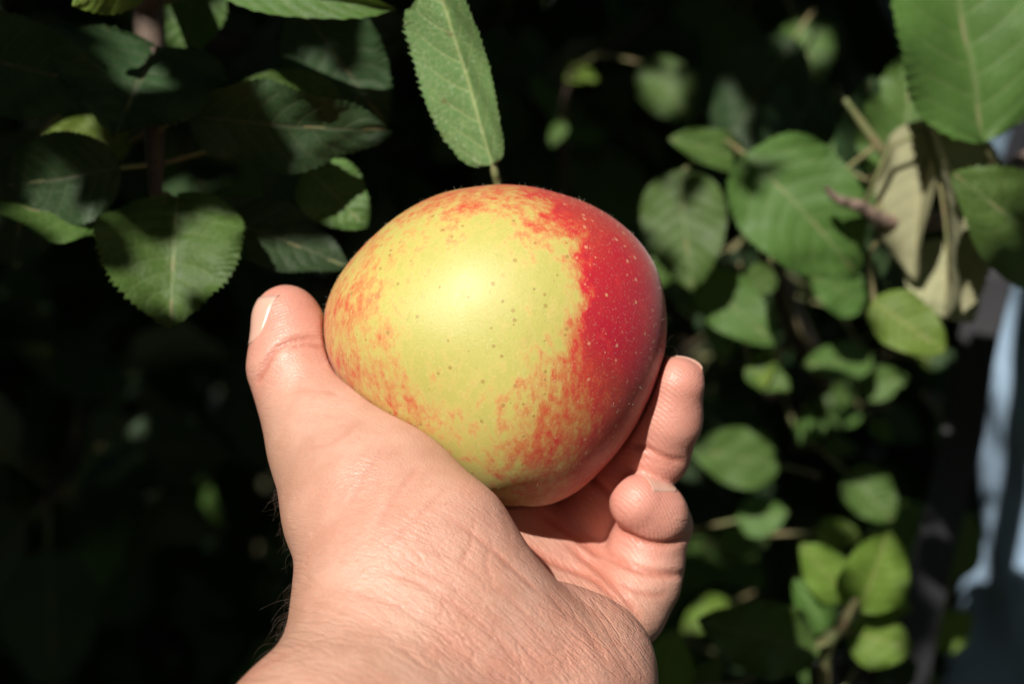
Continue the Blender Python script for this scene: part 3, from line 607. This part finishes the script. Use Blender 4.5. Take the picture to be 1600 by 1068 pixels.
CREASE = [  # polyline px, depth (mm), half width px, depth range
 ([(405, 585), (418, 560), (438, 540), (470, 528), (505, 530)], 1.1, 5, (-200, 60)),
 ([(400, 600), (414, 575), (428, 552)], .9, 4.5, (-200, 60)),
 ([(448, 545), (480, 538), (508, 545)], .6, 4, (-200, 60)),
 ([(440, 620), (470, 610), (510, 612), (535, 620)], .25, 4, (-250, 60)),
 ([(985, 692), (1010, 700), (1040, 715), (1072, 722)], 1.0, 5, (-80, 160)),
 ([(998, 712), (1030, 722), (1060, 730)], .35, 3, (-80, 160)),
 ([(915, 738), (945, 765), (970, 795)], 1.2, 6, (0, 200)),
 ([(940, 862), (985, 884), (1030, 896), (1080, 897)], 1.5, 6.5, (-120, 160)),
 ([(962, 822), (1000, 845), (1040, 850), (1080, 838)], 1.4, 6, (-120, 160)),
 ([(880, 845), (930, 885), (975, 930), (1005, 975)], 1.2, 7, (-220, 90)),
 ([(845, 800), (900, 838), (945, 872)], 1.1, 7, (-60, 140)),
 ([(960, 905), (1000, 925), (1045, 930)], .6, 5, (-120, 90)),
 ([(800, 830), (860, 875), (930, 905), (985, 960)], .9, 6, (-220, 90)),
 ([(690, 800), (760, 850), (815, 900), (850, 930)], .5, 4, (-420, 0)),
 ([(740, 810), (735, 850), (715, 885)], .35, 3.5, (-420, 0)),
 ([(770, 840), (760, 880), (775, 915)], .3, 3.5, (-420, 0)),
 ([(560, 885), (640, 905), (720, 950), (790, 1010), (830, 1060)], 0.32, 5, (-500, 0)),
 ([(600, 870), (690, 905), (760, 955), (820, 1010), (860, 1068)], 0.22, 5, (-500, 0)),
 ([(520, 920), (620, 945), (700, 1000), (760, 1060)], 0.24, 5, (-500, 0)),
 ([(640, 850), (720, 880), (790, 930), (850, 990)], 0.18, 4.5, (-500, 0)),
 ([(480, 935), (560, 965), (640, 1020), (690, 1075)], 0.16, 5, (-500, 0)),
 ([(845, 905), (870, 940), (920, 990), (960, 1060)], 0.24, 7, (-500, 0)),
 ([(870, 915), (920, 950), (960, 1000), (985, 1068)], 0.16, 6, (-500, 0)),
 ([(600, 700), (570, 740), (545, 790)], .25, 5, (-420, 0)),
 ([(660, 720), (620, 770), (590, 820)], .3, 5, (-420, 0)), ([(700, 760), (650, 810), (610, 850)], .28, 5, (-420, 0)),
 ([(560, 660), (520, 690), (480, 700)], .25, 5, (-420, 0)),
]
cre = np.zeros(len(V)); disp = np.zeros(len(V))
for pts, dm, hwid, (u0, u1) in CREASE:
    pl = catmull([p for p in pts], 6); sel = (facing > .08) & (hu > u0) & (hu < u1); ii = np.nonzero(sel)[0]; dd = np.full(len(ii), 1e9); tt = np.zeros(len(ii))
    for s_, (a, b) in enumerate(zip(pl[:-1], pl[1:])):
        t_ = np.clip(((hx[ii]-a[0])*(b[0]-a[0])+(hy_[ii]-a[1])*(b[1]-a[1]))/((b-a)@(b-a)), 0, 1)
        q = np.hypot(hx[ii]-a[0]-t_*(b[0]-a[0]), hy_[ii]-a[1]-t_*(b[1]-a[1])); m_ = q < dd; dd[m_] = q[m_]; tt[m_] = (s_+t_[m_])/(len(pl)-1)
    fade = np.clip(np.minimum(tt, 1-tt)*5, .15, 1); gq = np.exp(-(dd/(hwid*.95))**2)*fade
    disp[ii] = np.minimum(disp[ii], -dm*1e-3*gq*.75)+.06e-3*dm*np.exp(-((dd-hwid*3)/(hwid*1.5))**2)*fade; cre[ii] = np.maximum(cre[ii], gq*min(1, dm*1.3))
disp = np.maximum(disp, -.0014)
V = V+Nn*disp[:, None]
HB = camw(EL); hand = mesh_obj('hand', camw(V), Q, M['skin'], loc=camw(J(640, 1060, -250, 1)[:3]))
me = hand.data
def blob(c, r): return np.exp(-(np.linalg.norm(V-c[:3], axis=1)/r)**2)
red = np.clip(.9*blob(THUMB[0], .016)+.5*blob(THUMB[2], .012)+1.0*blob(RNG[-1], .016)+.45*blob(RNG[4], .014)+1.0*blob(PNT[-1], .014)+.5*blob(PNK[2], .014)+.55*blob(PALM[1], .016)+.35*blob(TH_A[2], .025)+.3*blob(HYPO[0], .02), 0, 1)
wrk = np.clip(sst(hy_+.25*(hx-600), 760, 930)*(hx > 380)*.9+.22, 0, 1)*(1-.8*red)
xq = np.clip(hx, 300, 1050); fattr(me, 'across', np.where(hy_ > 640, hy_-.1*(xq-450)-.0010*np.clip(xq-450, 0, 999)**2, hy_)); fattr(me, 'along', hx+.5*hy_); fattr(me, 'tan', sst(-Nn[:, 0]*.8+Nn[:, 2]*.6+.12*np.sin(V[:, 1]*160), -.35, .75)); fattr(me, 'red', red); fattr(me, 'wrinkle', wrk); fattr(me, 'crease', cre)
tag(hand, 'bare left hand with palm up, cupping the apple, thumb on one side and fingers behind', 'hand')
# flip check: faces must look outwards
a_, b_, c_ = V[Q[:, 0]], V[Q[:, 1]], V[Q[:, 2]]
WV = camw(V); fn = np.cross(WV[Q[:, 1]]-WV[Q[:, 0]], WV[Q[:, 2]]-WV[Q[:, 0]]); gw = Nn[Q[:, 0]]; gw = gw[:, :1]*RT+gw[:, 1:2]*UP+gw[:, 2:]*FW
if (fn*gw).sum(1).mean() < 0: me.flip_normals()
def nail(name, base, tip, normal, wid, ln, f, off=.0):
    base = np.asarray(base); ax = np.asarray(tip)-base; ax /= np.linalg.norm(ax); nr = np.asarray(normal, float); nr -= ax*nr.dot(ax); nr /= np.linalg.norm(nr); sd_ = np.cross(ax, nr)
    nu_, nv_ = 17, 13; P_ = []
    for i in range(nu_):
        u = i/(nu_-1)
        for j in range(nv_):
            v = -1+2*j/(nv_-1); wv = wid/2*(1-.25*(1-u)**2)*math.sqrt(max(.05, 1-.85*max(0, (.22-u)/.22)**2))
            uu_ = u*ln+(u > .5)*(u-.5)*.12*ln*(1-v*v)-(u < .3)*(.3-u)*.5*ln*(v*v)*0
            P_.append(base+ax*uu_+sd_*v*wv+nr*.016)
    P_ = np.array(P_); alive = np.ones(len(P_), bool)
    for _ in range(60):
        dd_ = f(P_); P_ = P_-nr*np.clip(dd_-off, -.002, .002)[:, None]*.8
    U_ = np.repeat(np.linspace(0, 1, nu_), nv_); 
    # keep the free edge on the nail's own curve rather than down the fingertip
    hgt = (P_-base)@nr; H = hgt.reshape(nu_, nv_).copy()
    ref = H[:11].mean(0); sl_ = (H[10]-H[3])/7
    for i in range(11, nu_): H[i] = np.maximum(H[i], H[i-1]-.00045)
    P_ = P_+nr*(H.ravel()-hgt)[:, None]
    A_ = P_+nr*.00022; B_ = P_-nr*.0006; n0 = len(P_); F_ = []; mi_ = []
    for i in range(nu_-1):
        for j in range(nv_-1):
            a = i*nv_+j; F_.append([a, a+1, a+nv_+1, a+nv_]); mi_.append(1 if i >= nu_-2 else 0); F_.append([a+n0, a+nv_+n0, a+nv_+1+n0, a+1+n0]); mi_.append(1 if i >= nu_-2 else 0)
    bd = [j for j in range(nv_)]+[i*nv_+nv_-1 for i in range(1, nu_)]+[(nu_-1)*nv_+j for j in range(nv_-2, -1, -1)]+[i*nv_ for i in range(nu_-2, 0, -1)]
    for a, b in zip(bd, bd[1:]+bd[:1]): F_.append([b, a, a+n0, b+n0]); mi_.append(1 if min(a, b)//nv_ >= nu_-4 else 0)
    return mesh_obj(name, camw(np.concatenate([A_, B_])), F_, [M['nail'], M['nail_tip']], hand, mi=mi_)
nail('thumbnail', J(441, 538, -42, 1)[:3], J(437, 465, -28, 1)[:3], (-.88, .10, -.47), .0130, .0115, hand_sdf)
nail('fingernail', J(1028, 802, -20, 1)[:3], J(998, 785, -50, 1)[:3], (.45, .86, .05), .0084, .0098, lambda p: smin(chain(p, PNK, .003), chain(p, PNT, .004), .0022))
nail('fingernail', J(1052, 632, -30, 1)[:3], J(1061, 575, -46, 1)[:3], (.62, .12, .78), .0112, .0115, lambda p: chain(p, RNG, .003))
mb = MB()
HP = []
for i in range(520):          # dark hair on the back of the wrist and forearm, springing from behind the edge
    if i < 430: y = rng.uniform(905, 1120); x = np.interp(y, [905, 950, 1000, 1068, 1120], [452, 444, 415, 378, 350])+rng.uniform(-6, 26); dz = np.interp(y, [905, 1000, 1120], [-230, -330, -430])+rng.uniform(-30, 140)
    else: y = rng.uniform(760, 920); x = np.interp(y, [760, 920], [432, 452])+rng.uniform(0, 10); dz = rng.uniform(-200, -90)
    HP.append(J(x-60, y, dz, 1)[:3])
HP = np.array(HP)
for _ in range(40): HP = HP+np.array([1., 0, -.1])*hand_sdf(HP)[:, None]*.8
hs = hand_sdf(HP); hn = grad(hand_sdf, HP); hn /= np.linalg.norm(hn, axis=1)[:, None]+1e-9
for i, (p, n_) in enumerate(zip(HP, hn)):
    if abs(hs[i]) > .0004 or n_[2] < -.35: continue
    l = rng.uniform(.003, .0075)*(1 if i < 430 else .6); fl = np.array([.15, -.9, rng.uniform(-.2, .3)])+rng.normal(0, .35, 3)
    q1 = p+n_*l*.32+fl*l*.25; q2 = q1+n_*l*.12+fl*l*.40+rng.normal(0, .0004, 3); q3 = q2+fl*l*.35+rng.normal(0, .0006, 3)
    tv, tf = tube(camw(catmull([p-n_*.0004, q1, q2, q3], 3)), np.linspace(.000055, .00002, 10), 4); mb.add(tv, tf)
tag(mb.build('arm_hair', M['hair'], hand), kind='stuff')
P = catmull([EL+(FA1[1][:3]-EL)*.22, EL+[.01, -.004, 0], EL*.6+SH*.4, SH, SH+[.02, .02, -.09]], 8); k_ = np.arange(len(P))
tv, tf = tube(camw(P), .058+.002*np.sin(k_*1.7)+np.linspace(0, .014, len(P)), 20); mesh_obj('sleeve', np.array(tv), tf, M['trousers'], hand)
a = np.linspace(0, 1, 40); lp = np.stack([1050+9*np.sin(a*7.2)*(1-.2*a)-3*a, 558-32*a+0*a+4*np.sin(a*12)], 1)
tv, tf = tube(camw(np.array([J(x, y, 2+6*math.sin(k*.4), 1)[:3] for k, (x, y) in enumerate(lp)])), .00006, 5)
tag(mesh_obj('loose_hair', np.array(tv), tf, M['fuzz']), 'tiny curled loose hair standing on the fingertip beside the apple', 'hair')
# ------------------------------------------------------------------ person in blue, strap and bag
PX, PY = .497, .93
def person_sdf(p):          # world coordinates
    def c(a, b, ra, rb): return cap(p, np.array(a, float), np.array(b, float), ra, rb)
    x, y = PX, PY
    d = None
    for s in (-1, 1):
        leg = smin(c((x+s*.10, y, .86), (x+s*.11, y-.01, .48), .085, .062), c((x+s*.11, y-.01, .48), (x+s*.115, y+.02, .09), .058, .042), .03)
        leg = smin(leg, c((x+s*.115, y+.04, .045), (x+s*.13, y-.12, .04), .045, .038), .03)
        d = leg if d is None else smin(d, leg, .02)
    tor = smin(ell(p, np.array([x, y, .93]), np.array([.175, .12, .15])), ell(p, np.array([x, y, 1.22]), np.array([.175, .115, .27])), .08)
    tor = smin(tor, c((x-.13, y, 1.40), (x+.13, y, 1.40), .06, .06), .08); d = smin(d, tor, .05)
    d = smin(d, c((x, y-.005, 1.42), (x, y-.02, 1.52), .055, .052), .04)
    h = smin(ell(p, np.array([x, y-.03, 1.65]), np.array([.078, .098, .115])), ell(p, np.array([x, y-.06, 1.585]), np.array([.05, .06, .055])), .03)
    h = smin(h, ell(p, np.array([x, y-.132, 1.635]), np.array([.014, .018, .026])), .015)
    for s in (-1, 1):
        h = smin(h, ell(p, np.array([x+s*.079, y-.025, 1.64]), np.array([.012, .022, .034])), .006)
        h = smax(h, -ell(p, np.array([x+s*.032, y-.132, 1.662]), np.array([.018, .016, .010])), .012)
    h = smax(h, -ell(p, np.array([x, y-.135, 1.588]), np.array([.028, .018, .004])), .006); d = smin(d, h, .02)
    for s, E, Wp in ((-1, (x-.26, y+.13, 1.63), (x-.22, y+.06, 1.87)), (1, (x+.36, y-.05, 1.22), (x+.30, y-.22, 1.05))):
        Sh = (x+s*.18, y, 1.40); ar = smin(c(Sh, E, .056, .045), c(E, Wp, .044, .030), .02)
        hv_ = np.array(Wp)-np.array(E); hv_ /= np.linalg.norm(hv_); pm = np.array(Wp)+hv_*.05
        ar = smin(ar, c(Wp, pm, .03, .032), .02)
        for k in range(4):
            o_ = np.array([(k-1.5)*.019, 0, 0]); ar = smin(ar, c(pm+o_, pm+o_*1.2+hv_*(.065+.012*math.sin(k+.6))+np.array([0, -.012, 0]), .0095, .0075), .005)
        ar = smin(ar, c(pm-hv_*.02, pm+hv_*.03+np.array([s*-.05, -.01, 0]), .011, .009), .008)
        d = smin(d, ar, .035)
    return d
V, Q = mesh_sdf(person_sdf, (-.1, .55, -.02), (1.05, 1.35, 2.1), .011, slack=1.5)
g_ = grad(person_sdf, V, 2e-3); V = V-(person_sdf(V)/np.maximum((g_**2).sum(1), .2))[:, None]*g_
person = mesh_obj('person', V, Q, M['person_skin'], loc=np.array([PX, PY, 0]))
tag(person, 'person in a light blue shirt standing beside the tree, one arm raised', 'person')
fn = np.cross(V[Q[:, 1]]-V[Q[:, 0]], V[Q[:, 2]]-V[Q[:, 0]])
if (fn*g_[Q[:, 0]]).sum(1).mean() < 0: person.data.flip_normals()
def garment(name, off, keep, mat, fold_amp):
    def f(p):
        w_ = fold_amp*(np.sin(p[:, 2]*52+9*p[:, 0]+4*np.sin(p[:, 1]*17))+.7*np.sin(p[:, 2]*23-31*p[:, 0]+20*p[:, 1]))
        return smax(person_sdf(p)-off-w_, keep(p), .008)
    v, q = mesh_sdf(f, (-.15, .5, -.02), (1.1, 1.4, 1.95), .010, slack=1.6); ob_ = mesh_obj(name, v, q, mat, person)
    gg = grad(f, v, 2e-3); f_ = np.cross(v[q[:, 1]]-v[q[:, 0]], v[q[:, 2]]-v[q[:, 0]])
    if (f_*gg[q[:, 0]]).sum(1).mean() < 0: ob_.data.flip_normals()
    return ob_
garment('shirt', .014, lambda p: np.maximum(np.maximum(.84-p[:, 2], p[:, 2]-1.455-.25*np.clip(np.abs(p[:, 0]-PX)-.12, 0, 1)), np.maximum(np.abs(p[:, 0]-PX)-.30, (1.27-p[:, 2]-20*np.clip(.25-np.abs(p[:, 0]-PX), 0, 1))*.1)), M['shirt'], .0045)
garment('trousers', .008, lambda p: np.maximum(.07-p[:, 2], p[:, 2]-.93), M['trousers'], .003)
garment('hair', .012, lambda p: np.maximum(1.63-p[:, 2]-.8*np.clip(p[:, 1]-(PY-.02), -.1, .08), -(p[:, 2]-1.715-.9*np.clip(p[:, 1]-(PY-.13), -1, .1))*(p[:, 1] < PY-.06)-(p[:, 1] >= PY-.06)*.01), M['head_hair'], .001)
bag = tag(empty('shoulder_bag', pw(1330, 1960, .71)), 'black shoulder bag on a webbing strap hanging in front of the blue shirt', 'bag')
SP = catmull([(.50, .93, 1.475), (.43, .82, 1.44), pw(1640, 170, .78), pw(1588, 330, .74), pw(1550, 450, .72), pw(1522, 560, .71), pw(1504, 680, .705), pw(1470, 820, .70), pw(1445, 930, .70), pw(1418, 1068, .70), pw(1380, 1270, .70), pw(1360, 1420, .70)], 8)
mb = MB(); T = np.gradient(SP, axis=0); T /= np.linalg.norm(T, axis=1)[:, None]; Vs = []
for i, p in enumerate(SP):
    tw = np.interp(i, [0, 20, 32, 46, 56, len(SP)], [.2, .1, -.75, -.6, .1, .2])
    s_ = np.cross(T[i], -FW*math.cos(tw)+RT*math.sin(tw)); s_ /= np.linalg.norm(s_); n_ = np.cross(s_, T[i])
    for a, b in ((-1, 1), (1, 1), (1, -1), (-1, -1)): Vs.append(p+s_*a*.0100+n_*b*.0009)
Fs = [[4*i+k, 4*i+(k+1) % 4, 4*i+4+(k+1) % 4, 4*i+4+k] for i in range(len(SP)-1) for k in range(4)]+[[3, 2, 1, 0], [4*len(SP)-4+k for k in range(4)]]
mesh_obj('strap', np.array(Vs), Fs, M['strap'], bag, smooth=False)
def rbox(name, c, ax, r, mat, parent, rnd=.006):
    ax = np.array(ax, float); c = np.asarray(c, float); r = np.asarray(r, float)
    def f(p):
        q = np.abs((p-c)@ax.T)-(r-rnd); return np.linalg.norm(np.maximum(q, 0), axis=1)+np.minimum(q.max(1), 0)-rnd
    e = np.linalg.norm(r)+.01; h = max(r.min()/5, .0012); v, q = mesh_sdf(f, c-e, c+e, h, B=8, slack=1.3); ob_ = mesh_obj(name, v, q, mat, parent)
    gg = grad(f, v, 1e-3); f_ = np.cross(v[q[:, 1]]-v[q[:, 0]], v[q[:, 2]]-v[q[:, 0]])
    if (f_*gg[q[:, 0]]).sum(1).mean() < 0: ob_.data.flip_normals()
    return ob_
AXS = [[.97, .1, .05], [-.1, .99, 0], [-.05, 0, 1]]
AXS = np.linalg.qr(np.array(AXS).T)[0].T
rbox('bag_body', pw(1330, 1740, .71), AXS, (.10, .045, .09), M['strap'], bag, .02)
rbox('buckle', pw(1312, 1062, .60), AXS, (.013, .004, .012), M['plastic'], bag, .0025)
P = catmull([pw(1312, 1075, .602), pw(1318, 1200, .615), pw(1325, 1460, .69)], 6); tv, tf = tube(P, .005, 6); mesh_obj('side_strap', np.array(tv), tf, M['strap'], bag)
# ------------------------------------------------------------------ unseen canopy added to shade the leaves, with gaps left for lit points
for x, y, u, r in [(775, 540, 0, 285), (640, 480, -30, 170), (450, 520, -40, 100), (500, 700, -90, 130), (600, 850, -150, 190), (600, 1000, -230, 210), (800, 1000, -200, 200), (930, 1000, -150, 140), (1040, 850, 0, 90), (1060, 640, 20, 75), (960, 780, 30, 90), (450, 1150, -380, 220), (600, 1200, -380, 200)]:
    d = dep(u); LIT.append((pc(x, y, d), r*d/KPX))
for x, y, r in [(700, 60, 60), (705, 150, 75), (720, 220, 60), (690, -20, 50), (775, 270, 20)]: LIT.append((pc(x, y, .397), r*.397/KPX))
for x, y, r in [(1566, 460, 38), (1562, 520, 42), (1562, 580, 42), (1564, 640, 40), (1600, 740, 30), (1606, 860, 32), (1606, 960, 32), (1600, 1040, 32), (1585, 235, 26)]: LIT.append((pc(x, y, .915), r*.915/KPX))
for x, y in [(1537, 500), (1522, 560), (1512, 620), (1503, 685)]: LIT.append((pc(x, y, .71), 24*.71/KPX))
for x, y, d in [(790, 190, 1.3), (1130, 625, .9), (225, 665, 1.2), (270, 690, 1.2), (215, 650, 1.3), (90, 545, .9), (340, 410, .8), (1560, 800, 1.2)]: LIT.append((pc(x, y, d), .006))
lc = camw(np.array([c for c, r in LIT])); lr = np.array([r for c, r in LIT])
s1 = np.cross(SUN, [0, 0, 1]); s1 /= np.linalg.norm(s1); s2 = np.cross(s1, SUN)
lq = np.stack([lc@s1, lc@s2], 1)
corners = np.array([pw(px, py, d) for px in (-100, 800, 1700) for py in (-100, 534, 1170) for d in (.4, 2.4)])
q0 = np.array([(corners@s1).min(), (corners@s2).min()])-.1; q1 = np.array([(corners@s1).max(), (corners@s2).max()])+.25
n = 36000; qq = q0+rng.random((n, 2))*(q1-q0); SZ = .040
dm_ = np.full(n, 9.)
for c_, r_ in zip(lq, lr): dm_ = np.minimum(dm_, np.hypot(*(qq-c_).T)-r_)
qq = qq[dm_ > SZ*.44]
qa = q0+rng.random((90000, 2))*(q1-q0); da = np.full(len(qa), 9.)  # small leaves added to narrow the sun gaps
for c_, r_ in zip(lq, lr): da = np.minimum(da, np.hypot(*(qa-c_).T)-r_)
qa = qa[(da > .0095) & (da < .032)]
base_t = C0@SUN; Pa = qa[:, :1]*s1+qa[:, 1:]*s2+(base_t+rng.uniform(.28, .42, len(qa)))[:, None]*SUN; tt = base_t+rng.uniform(.30, .75, len(qq))
P = qq[:, :1]*s1+qq[:, 1:]*s2+tt[:, None]*SUN
P = P[P[:, 2] > .5]
shade_canopy = tag(empty('apple_tree', (-1.7, -1.0, 0)), 'unseen leaf canopy added on the sunny side to shade the leaves', 'apple tree')
Pt = catmull([(-1.7, -1.0, -.05), (-1.66, -1.0, .6), (-1.6, -.95, 1.3), (-1.5, -.95, 2.2), (-1.45, -.9, 2.9)], 7); tv, tf = tube(Pt, np.linspace(.09, .03, len(Pt)), 12); mesh_obj('trunk', np.array(tv), tf, M['bark'], shade_canopy)
n = 11000; R_ = np.concatenate([np.stack([rng.uniform(-2.4, 2.2, n), rng.uniform(-1.9, .8, n), rng.uniform(1.95, 3.1, n)], 1), np.stack([rng.uniform(-2.6, 2.4, n//2), rng.uniform(-2.1, -1.2, n//2), rng.uniform(.1, 2.6, n//2)], 1), np.stack([rng.uniform(-1.9, -1.2, n//4), rng.uniform(-1.6, 1.2, n//4), rng.uniform(.1, 2.6, n//4)], 1)])  # unseen leaf roof and walls added to block skylight
rq = np.stack([R_@s1, R_@s2], 1); ok_ = np.ones(len(R_), bool)
for c_, r_ in zip(lq, lr): ok_ &= np.hypot(*(rq-c_).T) > r_+.062
leaf_cloud('crown', R_[ok_], .10, shade_canopy, (0, 0, 1), .8, mats=[M['leaf'], M['leaf_shaded']])
leaf_cloud('crown', Pa, .017, shade_canopy, SUN, .3, mats=[M['leaf'], M['leaf_shaded']])
crn = leaf_cloud('crown', P, SZ, shade_canopy, SUN, .35, mats=[M['leaf'], M['leaf_shaded']])
k_ = 0
for i in range(300):
    e = R_[ok_][rng.integers(ok_.sum())]; b0 = Pt[rng.integers(12, len(Pt))]; m_ = .5*(e+b0)+rng.normal(0, .12, 3)+np.array([0, 0, .1]); lp_ = catmull([b0, m_, e], 8)
    lq_ = np.stack([lp_@s1, lp_@s2], 1)
    if (np.linalg.norm(lq_[:, None]-lq[None], axis=2)-lr[None]).min() < .03 or np.linalg.norm(lp_-C0, axis=1).min() < .5: continue
    tv, tf = tube(lp_, np.linspace(.016, .003, len(lp_)), 7); mesh_obj('branch', np.array(tv), tf, M['bark'], shade_canopy); k_ += 1
    if k_ >= 22: break
